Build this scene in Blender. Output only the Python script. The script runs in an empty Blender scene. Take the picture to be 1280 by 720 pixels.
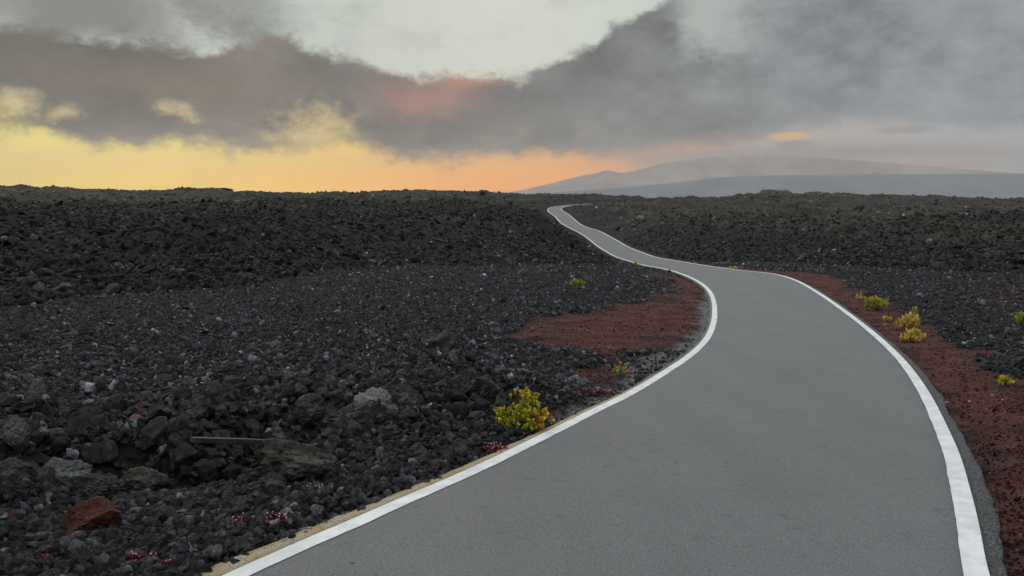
import bpy, math, random
import numpy as np
from mathutils import Vector, Matrix, Euler, Quaternion

random.seed(7)
rng = np.random.default_rng(7)
scene = bpy.context.scene
COL = scene.collection
CAMZ = 1.6
FPX = 1004.0                       # focal length of the photograph in its own pixels
HZ = 243.0
PITCH = math.atan((360 - HZ) / FPX)

# ------------------------------------------------------------------ tagging
def tag(o, label=None, cat=None, group=None, kind=None):
    if label: o['label'] = label
    if cat: o['category'] = cat
    if group: o['group'] = group
    if kind: o['kind'] = kind
    return o

def link(name, me, parent=None, mat=None, smooth=False):
    o = bpy.data.objects.new(name, me); COL.objects.link(o)
    if parent: o.parent = parent
    if mat is not None and me is not None and len(me.materials) == 0: me.materials.append(mat)
    if smooth and me is not None: me.shade_smooth()
    return o

def empty(name, loc, rz=0.0):
    o = bpy.data.objects.new(name, None); COL.objects.link(o)
    o.location = loc; o.rotation_euler = (0, 0, rz); o.empty_display_size = 0.2
    return o

def mesh_np(name, verts, faces, nside):
    me = bpy.data.meshes.new(name)
    verts = np.ascontiguousarray(verts, dtype=np.float32); faces = np.ascontiguousarray(faces, dtype=np.int32)
    me.vertices.add(len(verts)); me.vertices.foreach_set('co', verts.ravel())
    nf = len(faces)
    me.loops.add(nf * nside); me.polygons.add(nf)
    me.loops.foreach_set('vertex_index', faces.ravel())
    me.polygons.foreach_set('loop_start', np.arange(nf, dtype=np.int32) * nside)
    me.update(calc_edges=True)
    me.validate()
    return me

# ------------------------------------------------------------------ noise
def hash2(ix, iy, seed):
    h = (ix.astype(np.int64) * 374761393 + iy.astype(np.int64) * 668265263 + seed * 974634777) & 0xffffffff
    h = ((h ^ (h >> 13)) * 1274126177) & 0xffffffff
    h = (h ^ (h >> 16)) & 0xffffffff
    return h.astype(np.float64) / 4294967296.0

def vnoise(x, y, seed=0):
    ix = np.floor(x); iy = np.floor(y); fx = x - ix; fy = y - iy
    fx = fx * fx * fx * (fx * (fx * 6 - 15) + 10); fy = fy * fy * fy * (fy * (fy * 6 - 15) + 10)
    a = hash2(ix, iy, seed); b = hash2(ix + 1, iy, seed); c = hash2(ix, iy + 1, seed); d = hash2(ix + 1, iy + 1, seed)
    return (a + (b - a) * fx) * (1 - fy) + (c + (d - c) * fx) * fy - 0.5

def fbm(x, y, seed=0, octv=4, gain=0.5):
    s = np.zeros_like(x); a = 1.0
    for k in range(octv):
        ang = 0.6 * k + 0.3
        xr = x * math.cos(ang) - y * math.sin(ang); yr = x * math.sin(ang) + y * math.cos(ang)
        s = s + a * vnoise(xr + 17.3 * k, yr - 9.1 * k, seed + k)
        x = x * 2.03; y = y * 2.03; a *= gain
    return s

def clinker(x, y, seed=0):
    """lumps like a pile of boulders: highest dome of nine random cells"""
    ix = np.floor(x); iy = np.floor(y); best = np.zeros_like(x)
    for dx in (-1, 0, 1):
        for dy in (-1, 0, 1):
            cx = ix + dx; cy = iy + dy
            px = cx + hash2(cx, cy, seed); py = cy + hash2(cx, cy, seed + 1)
            rad = 0.45 + 0.45 * hash2(cx, cy, seed + 2)
            el = 0.6 + 0.8 * hash2(cx, cy, seed + 3)
            d2 = ((x - px) ** 2 * el + (y - py) ** 2 / el) / (rad * rad)
            hgt = rad * np.sqrt(np.clip(1 - d2, 0, 1))
            best = np.maximum(best, hgt)
    return best

def sstep(a, b, x):
    t = np.clip((x - a) / (b - a), 0, 1)
    return t * t * (3 - 2 * t)

# ------------------------------------------------------------------ road profile and road edges (surveyed once from the photograph)
KY = np.array([-400., 0, 4, 7, 11, 16, 22, 30, 40, 55, 75, 100, 140, 200, 300, 450.])
KH = np.array([1.6, 1.6, 1.66, 1.915, 2.254, 2.475, 2.646, 2.875, 3.423, 4.271, 4.882, 4.41, 3.656, 2.524, 2.537, 2.558])
_yy = np.concatenate([np.linspace(-400, -1, 400), np.arange(0, 450, 0.25)])
_hh = np.interp(_yy, KY, KH)
for _ in range(3):                                   # smooth the kinks, window growing with distance
    w = np.clip(_yy * 0.06, 0.25, 12)
    c = np.concatenate([[0], np.cumsum((_hh[1:] + _hh[:-1]) * 0.5 * np.diff(_yy))])
    _hh = (np.interp(_yy + w, _yy, c) - np.interp(_yy - w, _yy, c)) / (np.clip(_yy + w, None, _yy[-1]) - np.clip(_yy - w, _yy[0], None))
def base_h(y): return np.interp(y, _yy, _hh)
def base_z(y): return CAMZ - base_h(y)

def ray(u, v):
    t = (v - 360) / FPX
    return ((u - 640) / FPX, math.cos(PITCH) - t * math.sin(PITCH), -(math.sin(PITCH) + t * math.cos(PITCH)))
_ys = np.concatenate([np.linspace(0.5, 60, 1500), np.geomspace(60.05, 450, 1500)])
def on_base(u, v):
    """point of the graded surface seen at photo pixel (u, v)"""
    d = ray(u, v); s = -d[2] / d[1]; g = base_h(_ys) - s * _ys
    i = int(np.argmax(g < 0))
    if i == 0: y = _ys[-1]
    else: y = _ys[i - 1] + (_ys[i] - _ys[i - 1]) * g[i - 1] / (g[i - 1] - g[i])
    return (d[0] / d[1] * y, y)
def at_dist(u, v, y):
    d = ray(u, v); k = y / d[1]
    return Vector((d[0] * k, y, CAMZ + d[2] * k))

LPX = [(277.5,720),(330,696.9),(390,670.6),(436.9,651),(480,632),(517.7,616),(560,598),(611,575),(645,558.5),(679.5,541.5),(710,526.5),(737.5,512.5),(771,497.3),(801.7,480.4),(826,465.2),(847.6,451.4),(865.9,437.7),(879.6,423.9),(887.3,408.6),(890.5,393.4),(890,378),(886,365.8),(878,356.7),(865.9,349),(847.6,341.4),(826,335.5),(801.7,331.5),(782.5,325.6),(771.3,321.9),(760,316.3),(750,310),(740,302.5),(730,295),(722.5,290.4),(713.8,286.3),(703,280.6),(698,276.3),(694.4,271.3),(690,268.1),(685,265),(683.8,261.9),(686,259.8),(691,258.3),(701,257.1),(712.5,256),(725,255.1),(742,254.5),(770,253.9),(800,253.5),(835,253.1),(880,252.7)]
RPX = [(1235,720),(1225,661.8),(1213.5,615),(1201.8,572.3),(1186,537),(1166.8,498.4),(1147,468.5),(1131,449),(1115.5,434),(1096,417),(1076.6,401.7),(1057,387.4),(1037.8,374),(1018,361.5),(998.9,351),(979.4,344.4),(960,341),(920,337.2),(875,330.7),(844.5,325.5),(820,321.3),(807.5,316.9),(792.5,311.3),(780,305),(767.5,298.1),(755,291.1),(746.3,287.3),(735,284.4),(727.5,281.3),(721.3,276.9),(715,270.9),(708.8,266.3),(703,263.1),(701.3,260.9),(704.5,259),(713,257.5),(730,256.0),(755,255.2),(780,254.75),(805,254.4),(840,254.0),(885,253.5)]
def smooth_poly(P, iters=3):
    P = np.array(P, float)
    for _ in range(iters):
        Q = np.empty((2 * len(P) - 2 + 2, 2)); Q[0] = P[0]; Q[-1] = P[-1]
        a = P[:-1]; b = P[1:]
        Q[1:-1:2] = 0.75 * a + 0.25 * b; Q[2:-1:2] = 0.25 * a + 0.75 * b
        P = Q
    return P
Lw = np.array([on_base(*p) for p in LPX]); Rw = np.array([on_base(*p) for p in RPX])
# carry both edges on behind the camera
Lw = np.vstack([[(-5.4, -9.0), (-4.6, -5.0), (-3.6, -1.5), (-2.55, 1.0), (-1.9, 2.2)], Lw])
Rw = np.vstack([[(-2.5, -9.8), (-1.8, -6.0), (-0.7, -2.6), (0.45, 0.0), (1.35, 1.7)], Rw])
Ls = smooth_poly(Lw, 3); Rs = smooth_poly(Rw, 3)
def arclen(P): return np.concatenate([[0], np.cumsum(np.hypot(*np.diff(P, axis=0).T))])
def resample(P, s):
    a = arclen(P); return np.stack([np.interp(s, a, P[:, 0]), np.interp(s, a, P[:, 1])], 1)
aL = arclen(Ls)
s_list = [0.0]
while s_list[-1] < aL[-1]:
    p = resample(Ls, np.array([s_list[-1]]))[0]
    s_list.append(s_list[-1] + max(0.08, 0.012 * abs(p[1])))
sL = np.clip(np.array(s_list), 0, aL[-1]); PL = resample(Ls, sL)
aR = arclen(Rs); sRd = np.arange(0, aR[-1], 0.05); PRd = resample(Rs, sRd)
match = np.array([sRd[np.argmin(((PRd - p) ** 2).sum(1))] for p in PL])
match = np.maximum.accumulate(match)
k = 15; pad = np.concatenate([np.full(k, match[0]), match, np.full(k, match[-1])])
match = np.convolve(pad, np.ones(2 * k + 1) / (2 * k + 1), 'valid')
PR = resample(Rs, match)
nL = PR - PL; nL /= np.linalg.norm(nL, axis=1)[:, None]
CEN = 0.5 * (PL + PR); HALF = 0.5 * np.linalg.norm(PR - PL, axis=1)

def road_dist(x, y):
    """distance outside the asphalt edge (negative on the road), and side (+1 right)"""
    P = np.stack([x.ravel(), y.ravel()], 1); out = np.empty(len(P)); side = np.empty(len(P))
    C = CEN[::3]; Hf = HALF[::3]; N = nL[::3]
    for i in range(0, len(P), 20000):
        q = P[i:i + 20000]
        d2 = ((q[:, None, :] - C[None]) ** 2).sum(2); j = d2.argmin(1)
        v = q - C[j]
        # perpendicular distance near, radial otherwise
        d = np.sqrt(d2[np.arange(len(q)), j]); pr = np.abs((v * N[j]).sum(1))
        d = np.where(d < 8, np.maximum(pr, d * 0.0), d)
        out[i:i + 20000] = d - Hf[j]; side[i:i + 20000] = np.sign((v * N[j]).sum(1))
    return out.reshape(x.shape), side.reshape(x.shape)

def poly_world(px): return np.array([on_base(*p) for p in px])
def poly_sd(x, y, poly):
    """signed distance to polygon, positive inside"""
    d = np.full(x.shape, 1e9); ins = np.zeros(x.shape, bool); n = len(poly)
    for i in range(n):
        ax, ay = poly[i]; bx, by = poly[(i + 1) % n]
        ex, ey = bx - ax, by - ay
        t = np.clip(((x - ax) * ex + (y - ay) * ey) / (ex * ex + ey * ey + 1e-12), 0, 1)
        d = np.minimum(d, np.hypot(x - ax - t * ex, y - ay - t * ey))
        c = ((ay > y) != (by > y))
        with np.errstate(divide='ignore', invalid='ignore'):
            xi = (bx - ax) * (y - ay) / (by - ay + 1e-12) + ax
        ins ^= c & (x < xi)
    return np.where(ins, d, -d)

RED_L = poly_world([(655,404),(700,396),(765,384),(825,372),(856,362),(850,352),(830,344),(850,346),(870,354),(888,374),(889,400),(872,425),(836,437),(800,446),(788,468),(770,486),(735,484),(742,455),(700,441),(668,430)])
RED_R = poly_world([(900,333),(960,338),(1010,341),(1052,352),(1080,368),(1130,392),(1168,424),(1215,443),(1300,478),(1500,560),(1500,800),(1200,800),(1225,680),(1190,545),(1130,450),(1060,390),(1000,352),(950,342)])
BROWN_R = poly_world([(1185,372),(1225,352),(1300,346),(1330,372),(1290,392),(1220,388)])
DUST = poly_world([(889,352),(893,400),(872,437),(810,478),(740,512),(700,528),(690,522),(740,500),(790,468),(800,448),(850,432),(872,410),(876,380)])
RUBBLE = poly_world([(-150,640),(-150,520),(60,512),(200,505),(330,482),(470,462),(560,450),(640,462),(650,488),(610,520),(520,540),(420,556),(330,590),(200,585),(80,625)])
PIT = [(on_base(262, 572), 0.95, 0.38), (on_base(120, 590), 0.7, 0.18), (on_base(600, 492), 0.8, 0.2), (on_base(420, 510), 0.8, 0.22)]

# distance at which the graded ground ends, by direction (photo column, row of the foot of the rubble bank)
_fb = [(-400,470),(-200,440),(0,404),(120,392),(220,386),(320,374),(390,350),(470,338),(620,333),(720,333),(800,333),(900,330),(980,331),(1060,338),(1150,345),(1250,350),(1400,362),(1700,400)]
FB_AZ = []; FB_R = []
for u, v in _fb:
    p = on_base(u, v); FB_AZ.append(math.atan2(p[0], p[1])); FB_R.append(math.hypot(*p))
TRENCH = poly_world([(-200,606),(-60,600),(110,577),(250,565),(350,540),(450,512),(560,494),(625,486)])
TRD = np.array([0.22, 0.30, 0.38, 0.46, 0.42, 0.30, 0.26, 0.14])
def px_az(u): d = ray(u, 250); return math.atan2(d[0], d[1])
SKY_PX = [(-900,236),(-300,234),(0,235),(60,236.5),(100,237.5),(160,239),(200,239.5),(235,238),(265,237),(285,240.5),(380,242),(440,241.5),(480,239.5),(530,239),(580,239.5),(620,241.5),(660,243.5),(700,243.5),(730,244),(760,246.5),(800,249.5),(850,250),(900,247.5),(940,243.5),(990,243),(1050,243),(1100,244.5),(1200,247),(1280,249),(1600,250),(2200,248)]
SK_AZ = np.array([px_az(p[0]) for p in SKY_PX]); SK_T = np.array([(p[1] - HZ) / FPX for p in SKY_PX])

def terrain(x, y, fine=True):
    x = np.asarray(x, float); y = np.asarray(y, float)
    r = np.hypot(x, y); az = np.arctan2(x, y)
    rd, side = road_dist(x, y)
    zb = base_z(y)
    # plateau
    t0 = (az - px_az(560)) / (px_az(900) - px_az(560)); t0 = np.clip(t0, 0, 1)
    hl = np.interp(r, [0, 30, 50, 80, 120, 170], [1.1, 1.05, 1.15, 1.3, 1.35, 1.3])
    hr = np.interp(r, [0, 30, 50, 90, 150, 200], [1.6, 1.9, 2.3, 2.7, 2.75, 2.6])
    hp = hl * (1 - t0) + hr * t0
    hs = np.interp(az, SK_AZ, SK_T) * r
    far = sstep(130, 330, r)
    hp = hp * (1 - far) + hs * far
    zp = CAMZ - hp
    fb = np.interp(az, FB_AZ, FB_R)
    wramp = np.interp(az, [px_az(0), px_az(420), px_az(640), px_az(900), px_az(1280)], [20, 13, 9, 22, 26])
    wob = fbm(x / 9.0, y / 9.0, 31, 3)
    t = sstep(0, 1, (r - fb + wob * 3.0) / wramp)
    t2 = sstep(0.8, np.clip(4 + r * 0.035, 5, 11), rd + wob * 1.5)
    far2 = 1 - sstep(240, 300, r)
    w = t * (t2 * far2 + (1 - far2))
    z = zb * (1 - w) + zp * w
    # behind the rim the land falls away to the distant plain
    z = np.where(r > 330, z - (np.clip(r - 330, 0, None) * 0.035), z)
    z = np.maximum(z, -260)
    # roughness
    nr = sstep(0.05 + 0.004 * r, 0.9 + 0.012 * r, rd)            # smooth beside the road
    rub = sstep(-0.3, 0.5, poly_sd(x, y, RUBBLE)) if fine else 0
    wv = 1.1 * fbm(x / 0.9, y / 0.9, 61, 4) * sstep(0.1, 0.8, rd)
    red = np.maximum(sstep(-0.5, 0.5, poly_sd(x, y, RED_L) + wv * 0.8), sstep(-0.4, 0.4, poly_sd(x, y, RED_R) + wv * 0.7))
    near = (r < 60)
    z = z + nr * (0.05 * fbm(x / 1.7, y / 1.7, 3, 3)) * (1 + 2 * w) * (r < 400)
    gravel = (1 - w) * nr * (1 - 0.8 * red)
    z = z + gravel * near * (0.035 * clinker(x / 0.16, y / 0.16, 5) + 0.03 * fbm(x * 3, y * 3, 8, 3))
    z = z + rub * nr * (0.12 * clinker(x / 0.42, y / 0.42, 11) - 0.02)
    for (c, s, dep) in PIT:
        z = z - 0.5 * dep * np.exp(-((x - c[0]) ** 2 / (s * s) + (y - c[1]) ** 2 / (0.55 * s * s)))* sstep(0.2, 0.9, rd)
    if fine:
        td = np.full(x.shape, 1e9); dep = np.zeros(x.shape)
        for i in range(len(TRENCH) - 1):
            a = TRENCH[i]; e = TRENCH[i + 1] - a; tt = np.clip(((x - a[0]) * e[0] + (y - a[1]) * e[1]) / (e @ e), 0, 1)
            dd = np.hypot(x - a[0] - tt * e[0], y - a[1] - tt * e[1]); m_ = dd < td
            td = np.where(m_, dd, td); dep = np.where(m_, TRD[i] * (1 - tt) + TRD[i + 1] * tt, dep)
        z = z - dep * (1 - sstep(0.08, 0.62, td + 0.5 * vnoise(x * 2.2, y * 2.2, 66))) * sstep(0.25, 0.8, rd)
    bank = np.maximum(w, 0.75 * t * sstep(0.3, 1.6 + 0.01 * r, rd)) * nr
    big = np.clip(1.8 * vnoise(x / 6.0, y / 6.0, 77) + 0.62 + 0.7 * vnoise(x / 2.2, y / 2.2, 79), 0.1, 1.35)
    flat = 1 - 0.25 * sstep(50, 130, r)
    b = (0.42 * clinker(x / 1.15, y / 1.15, 21) + 0.40 * clinker(x / 0.5, y / 0.5, 23) * (r < 160) + 1.15 * clinker(x / 3.6, y / 3.6, 25) * sstep(35, 80, r)
         + 0.5 * fbm(x / 4.0, y / 4.0, 41, 4) + (1.3 * fbm(x / 17.0, y / 17.0, 43, 3) + 0.9 * fbm(x / 6.5, y / 6.5, 45, 4)) * sstep(50, 110, r))
    z = z + bank * big * flat * (b - 0.45 - 0.25 * sstep(35, 80, r)) * (r < 420)
    # road bed
    bed = sstep(0.35 + 0.004 * r, -0.02, rd)
    z = z * (1 - bed) + (zb - 0.035) * bed
    z = np.where(rd < 0.0, zb - 0.05 - 0.0006 * r, z)
    # never stand in front of the road's loop
    return z, np.maximum(w, 0.7 * t * sstep(0.5, 1.5, rd)), rd, side, red

def tz(x, y):
    return float(terrain(np.array([float(x)]), np.array([float(y)]))[0][0])

# ------------------------------------------------------------------ materials
def srgb(r, g, b):
    f = lambda c: (c / 255 / 12.92) if c / 255 <= 0.04045 else ((c / 255 + 0.055) / 1.055) ** 2.4
    return (f(r), f(g), f(b))

class NT:
    def __init__(s, tree): s.t = tree; s.n = tree.nodes; s.l = tree.links
    def new(s, typ, **kw):
        n = s.n.new(typ)
        for k_, v in kw.items(): setattr(n, k_, v)
        return n
    def put(s, sock, v):
        if isinstance(v, E): v = v.s
        if hasattr(v, 'is_output'): s.l.new(v, sock)
        else:
            if isinstance(v, (tuple, list)) and len(v) == 3 and sock.type == 'RGBA': v = (*v, 1)
            sock.default_value = v
    def m(s, op, a, b=0.0, c=None, clamp=False):
        n = s.new('ShaderNodeMath', operation=op, use_clamp=clamp)
        s.put(n.inputs[0], a); s.put(n.inputs[1], b)
        if c is not None: s.put(n.inputs[2], c)
        return E(s, n.outputs[0])
    def mix(s, f, a, b, mode='MIX'):
        n = s.new('ShaderNodeMix', data_type='RGBA', blend_type=mode)
        s.put(n.inputs[0], f); s.put(n.inputs[6], a); s.put(n.inputs[7], b)
        return E(s, n.outputs[2])
    def ss(s, a, b, x):
        n = s.new('ShaderNodeMapRange', interpolation_type='SMOOTHSTEP')
        s.put(n.inputs[0], x); s.put(n.inputs[1], a); s.put(n.inputs[2], b)
        n.inputs[3].default_value = 0; n.inputs[4].default_value = 1
        return E(s, n.outputs[0])
    def noise(s, vec, scale, detail=4, rough=0.5, dist=0.0, color=False):
        n = s.new('ShaderNodeTexNoise'); s.put(n.inputs['Vector'], vec)
        n.inputs['Scale'].default_value = scale; n.inputs['Detail'].default_value = detail
        n.inputs['Roughness'].default_value = rough; n.inputs['Distortion'].default_value = dist
        return E(s, n.outputs['Color' if color else 'Fac'])
class E:
    def __init__(e, nt, s): e.nt = nt; e.s = s
    def __add__(e, o): return e.nt.m('ADD', e, o)
    __radd__ = __add__
    def __sub__(e, o): return e.nt.m('SUBTRACT', e, o)
    def __rsub__(e, o): return e.nt.m('SUBTRACT', o, e)
    def __mul__(e, o): return e.nt.m('MULTIPLY', e, o)
    __rmul__ = __mul__
    def __truediv__(e, o): return e.nt.m('DIVIDE', e, o)

def new_mat(name, rough=0.85, spec=0.3):
    m = bpy.data.materials.new(name); m.use_nodes = True
    nt = NT(m.node_tree); b = m.node_tree.nodes['Principled BSDF']
    b.inputs['Roughness'].default_value = rough
    b.inputs['Specular IOR Level'].default_value = spec
    return m, nt, b
def bump(nt, b, h, dist=0.01, strength=1.0):
    n = nt.new('ShaderNodeBump'); n.inputs['Distance'].default_value = dist; n.inputs['Strength'].default_value = strength
    nt.put(n.inputs['Height'], h); nt.l.new(n.outputs[0], b.inputs['Normal'])

def mat_rock(name, dark, light, patch=0.5, inst=False, scale=1.0, vary=0.7):
    m, nt, b = new_mat(name, 0.6, 0.12)
    tc = nt.new('ShaderNodeTexCoord'); vec = tc.outputs['Object']
    n1 = nt.noise(vec, 3.0 * scale, 6, 0.65); n2 = nt.noise(vec, 14 * scale, 5, 0.7)
    vo = nt.new('ShaderNodeTexVoronoi'); nt.put(vo.inputs['Vector'], vec); vo.inputs['Scale'].default_value = 9 * scale
    f = nt.ss(0.45, 0.66, n1 * 0.6 + n2 * 0.4) * patch
    col = nt.mix(f, dark, light)
    oi = nt.new('ShaderNodeObjectInfo')
    if inst:
        at = nt.new('ShaderNodeAttribute', attribute_type='INSTANCER', attribute_name='tint')
        col = nt.mix(1.0, col, at.outputs['Color'], 'MULTIPLY')
    else:
        k_ = nt.m('MULTIPLY_ADD', E(nt, oi.outputs['Random']), vary, 1.0 - vary / 2)
        cc = nt.new('ShaderNodeCombineColor')
        for i in range(3): nt.put(cc.inputs[i], k_)
        col = nt.mix(1.0, col, cc.outputs[0], 'MULTIPLY')
    nt.put(b.inputs['Base Color'], col)
    pores = nt.ss(0.0, 0.35, E(nt, vo.outputs['Distance']))
    bump(nt, b, n2 * 0.8 + nt.noise(vec, 30 * scale, 4, 0.75) * 0.7 + pores * 0.35, 0.09, 1.0)
    return m

M_LAVA = mat_rock('lava_clinker', (0.026, 0.0258, 0.028), (0.105, 0.105, 0.112), 0.85, inst=True)
M_ROCK = mat_rock('lava_rock_surface', (0.044, 0.0435, 0.0455), (0.17, 0.168, 0.168), 0.8)
M_GREYROCK = mat_rock('pale_grey_rock', (0.11, 0.114, 0.114), (0.27, 0.27, 0.265), 0.8, vary=0.2)
M_PALE = mat_rock('pale_ash_rock', (0.24, 0.235, 0.22), (0.38, 0.37, 0.345), 0.8, vary=0.0)
M_BROWNROCK = mat_rock('brown_grey_rock', (0.040, 0.035, 0.030), (0.185, 0.172, 0.155), 0.85, vary=0.2)
M_REDROCK = mat_rock('red_rock', (0.085, 0.024, 0.018), (0.19, 0.085, 0.068), 0.7, vary=0.1)

# --- ground
M_GROUND, nt, b = new_mat('volcanic_ground', 0.95, 0.06)
geo = nt.new('ShaderNodeNewGeometry'); P = geo.outputs['Position']
soil = nt.new('ShaderNodeAttribute', attribute_name='soil', attribute_type='GEOMETRY')
sep = nt.new('ShaderNodeSeparateColor'); nt.l.new(soil.outputs['Color'], sep.inputs[0])
cind, dust, moss = [E(nt, sep.outputs[i]) for i in range(3)]
nf = nt.noise(P, 22, 6, 0.75); nm = nt.noise(P, 2.2, 5, 0.6); nl = nt.noise(P, 0.11, 5, 0.6); ng = nt.noise(P, 90, 3, 0.7)
dark = nt.mix(nt.ss(0.35, 0.7, nf * 0.6 + nm * 0.4), (0.011, 0.011, 0.012), (0.046, 0.046, 0.050))
mo_n = nt.ss(0.40, 0.62, nl * 0.6 + nm * 0.25 + nt.noise(P, 0.6, 4, 0.6) * 0.15)
mossy = nt.mix(nt.ss(0.3, 0.7, nm), (0.036, 0.033, 0.028), (0.085, 0.078, 0.058))
col = nt.mix(moss * (mo_n * 0.75 + 0.25), dark, mossy)
redc = nt.mix(nt.ss(0.35, 0.68, nf * 0.5 + nm * 0.5), (0.048, 0.020, 0.018), (0.150, 0.064, 0.054))
redc = nt.mix(nt.ss(0.48, 0.68, nt.noise(P, 3.2, 6, 0.75)) * 0.8, redc, (0.038, 0.028, 0.028))
edge = nt.ss(0.25, 0.85, cind + (nm - 0.5) * 1.7 + (nf - 0.5) * 1.1) * 0.92
col = nt.mix(edge, col, redc)
dustc = nt.mix(nt.ss(0.3, 0.7, nf), (0.06, 0.06, 0.062), (0.24, 0.24, 0.24))
col = nt.mix(nt.ss(0.4, 0.8, dust + (nm - 0.5) * 1.1 + (nf - 0.5) * 0.7) * 0.85, col, dustc)
nt.put(b.inputs['Base Color'], col)
bump(nt, b, nf * 0.8 + ng * 0.35 + nm * 0.5, 0.035, 0.9)

# --- asphalt
M_ASPH, nt, b = new_mat('asphalt', 0.82, 0.35)
geo = nt.new('ShaderNodeNewGeometry'); P = geo.outputs['Position']
g1 = nt.noise(P, 95, 3, 0.8); g2 = nt.noise(P, 260, 2, 0.8); g3 = nt.noise(P, 1.1, 5, 0.6); g4 = nt.noise(P, 9, 4, 0.6)
mp = nt.new('ShaderNodeMapping'); nt.l.new(P, mp.inputs[0]); mp.inputs['Rotation'].default_value = (0, 0, 0.25); mp.inputs['Scale'].default_value = (1.6, 0.10, 1)
g5 = nt.noise(mp.outputs[0], 1.3, 4, 0.55)
col = nt.mix(nt.ss(0.3, 0.7, g3 * 0.55 + g5 * 0.45), (0.088, 0.093, 0.095), (0.148, 0.154, 0.156))
col = nt.mix(nt.ss(0.28, 0.72, g1 * 0.5 + g2 * 0.5), nt.mix(0.75, col, (0.04, 0.041, 0.043)), nt.mix(0.6, col, (0.34, 0.345, 0.35)))
col = nt.mix(nt.ss(0.58, 0.70, g4) * 0.35, col, (0.08, 0.08, 0.082))
vs = nt.new('ShaderNodeTexVoronoi'); nt.put(vs.inputs['Vector'], P); vs.inputs['Scale'].default_value = 3.5
col = nt.mix(nt.ss(0.055, 0.030, E(nt, vs.outputs['Distance']) + (g1 - 0.5) * 0.03) * 0.8, col, (0.03, 0.028, 0.028))
nt.put(b.inputs['Base Color'], col)
bump(nt, b, g1 * 0.6 + g2 * 0.5, 0.008, 1.0)

M_SHOULDER, nt, b = new_mat('coarse_asphalt_edge', 0.9, 0.2)
geo = nt.new('ShaderNodeNewGeometry'); P = geo.outputs['Position']
g1 = nt.noise(P, 70, 4, 0.8); g3 = nt.noise(P, 5, 5, 0.7)
col = nt.mix(nt.ss(0.38, 0.62, g1), (0.030, 0.031, 0.033), (0.16, 0.165, 0.17))
nt.put(b.inputs['Base Color'], nt.mix(nt.ss(0.5, 0.75, g3) * 0.6, col, (0.06, 0.045, 0.04))); bump(nt, b, g1, 0.015, 1.0)

# --- white paint
M_PAINT, nt, b = new_mat('white_road_paint', 0.6, 0.4)
geo = nt.new('ShaderNodeNewGeometry'); P = geo.outputs['Position']
g1 = nt.noise(P, 140, 3, 0.8); g3 = nt.noise(P, 6, 5, 0.7)
col = nt.mix(nt.ss(0.35, 0.7, g3), (0.58, 0.60, 0.60), (0.78, 0.79, 0.79))
col = nt.mix(nt.ss(0.58, 0.70, g1 * 0.6 + g3 * 0.4) * 0.7, col, (0.32, 0.32, 0.31))
nt.put(b.inputs['Base Color'], col); bump(nt, b, g1, 0.004, 0.7)

# --- sandy stained edge
M_SAND, nt, b = new_mat('sandy_worn_edge', 0.85, 0.25)
geo = nt.new('ShaderNodeNewGeometry'); P = geo.outputs['Position']
g1 = nt.noise(P, 110, 3, 0.8); g3 = nt.noise(P, 7, 5, 0.7)
col = nt.mix(nt.ss(0.3, 0.7, g3), (0.30, 0.21, 0.10), (0.48, 0.42, 0.31))
col = nt.mix(nt.ss(0.50, 0.62, g1 * 0.6 + g3 * 0.4), col, (0.10, 0.085, 0.07))
nt.put(b.inputs['Base Color'], col); bump(nt, b, g1, 0.006, 0.9)

def mat_leaf(name, cols, rough=0.5, trans=0.15):
    m, nt, b = new_mat(name, rough, 0.4)
    at = nt.new('ShaderNodeAttribute', attribute_name='leafmix', attribute_type='GEOMETRY')
    cr = nt.new('ShaderNodeValToRGB'); nt.l.new(at.outputs['Fac'], cr.inputs[0])
    el = cr.color_ramp.elements
    el[0].position = cols[0][0]; el[0].color = (*cols[0][1], 1); el[1].position = cols[-1][0]; el[1].color = (*cols[-1][1], 1)
    for p_, c_ in cols[1:-1]:
        e_ = el.new(p_); e_.color = (*c_, 1)
    nt.l.new(cr.outputs[0], b.inputs['Base Color'])
    return m
M_LEAF = mat_leaf('yellow_green_leaf', [(0, (0.16, 0.24, 0.015)), (0.3, (0.42, 0.48, 0.02)), (0.62, (0.68, 0.64, 0.03)), (0.78, (0.60, 0.25, 0.03)), (1, (0.38, 0.05, 0.03))])
M_LEAFY = mat_leaf('dull_yellow_leaf', [(0, (0.34, 0.36, 0.04)), (0.5, (0.66, 0.54, 0.09)), (1, (0.62, 0.42, 0.11))])
M_REDLEAF = mat_leaf('crimson_leaf', [(0, (0.05, 0.010, 0.012)), (0.5, (0.17, 0.014, 0.03)), (1, (0.32, 0.05, 0.07))])
M_STEM, nt, b = new_mat('brown_stem', 0.8); b.inputs['Base Color'].default_value = (0.09, 0.055, 0.035, 1)
nt.put(b.inputs['Base Color'], nt.mix(nt.noise(nt.new('ShaderNodeTexCoord').outputs['Object'], 60, 3), (0.06, 0.035, 0.025), (0.14, 0.09, 0.06)))
M_BERRY, nt, b = new_mat('white_bud', 0.5)
nt.put(b.inputs['Base Color'], nt.mix(nt.noise(nt.new('ShaderNodeTexCoord').outputs['Object'], 80, 2), (0.62, 0.45, 0.46), (0.80, 0.74, 0.74)))
M_WOOD, nt, b = new_mat('weathered_dark_plank', 0.7)
tc = nt.new('ShaderNodeTexCoord'); mp = nt.new('ShaderNodeMapping'); nt.l.new(tc.outputs['Object'], mp.inputs[0]); mp.inputs['Scale'].default_value = (1, 14, 14)
wn = nt.noise(mp.outputs[0], 6, 5, 0.6)
nt.put(b.inputs['Base Color'], nt.mix(nt.ss(0.3, 0.7, wn), (0.016, 0.017, 0.020), (0.050, 0.052, 0.057))); bump(nt, b, wn, 0.004, 0.8)
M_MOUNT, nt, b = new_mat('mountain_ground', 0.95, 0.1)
geo = nt.new('ShaderNodeNewGeometry')
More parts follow.
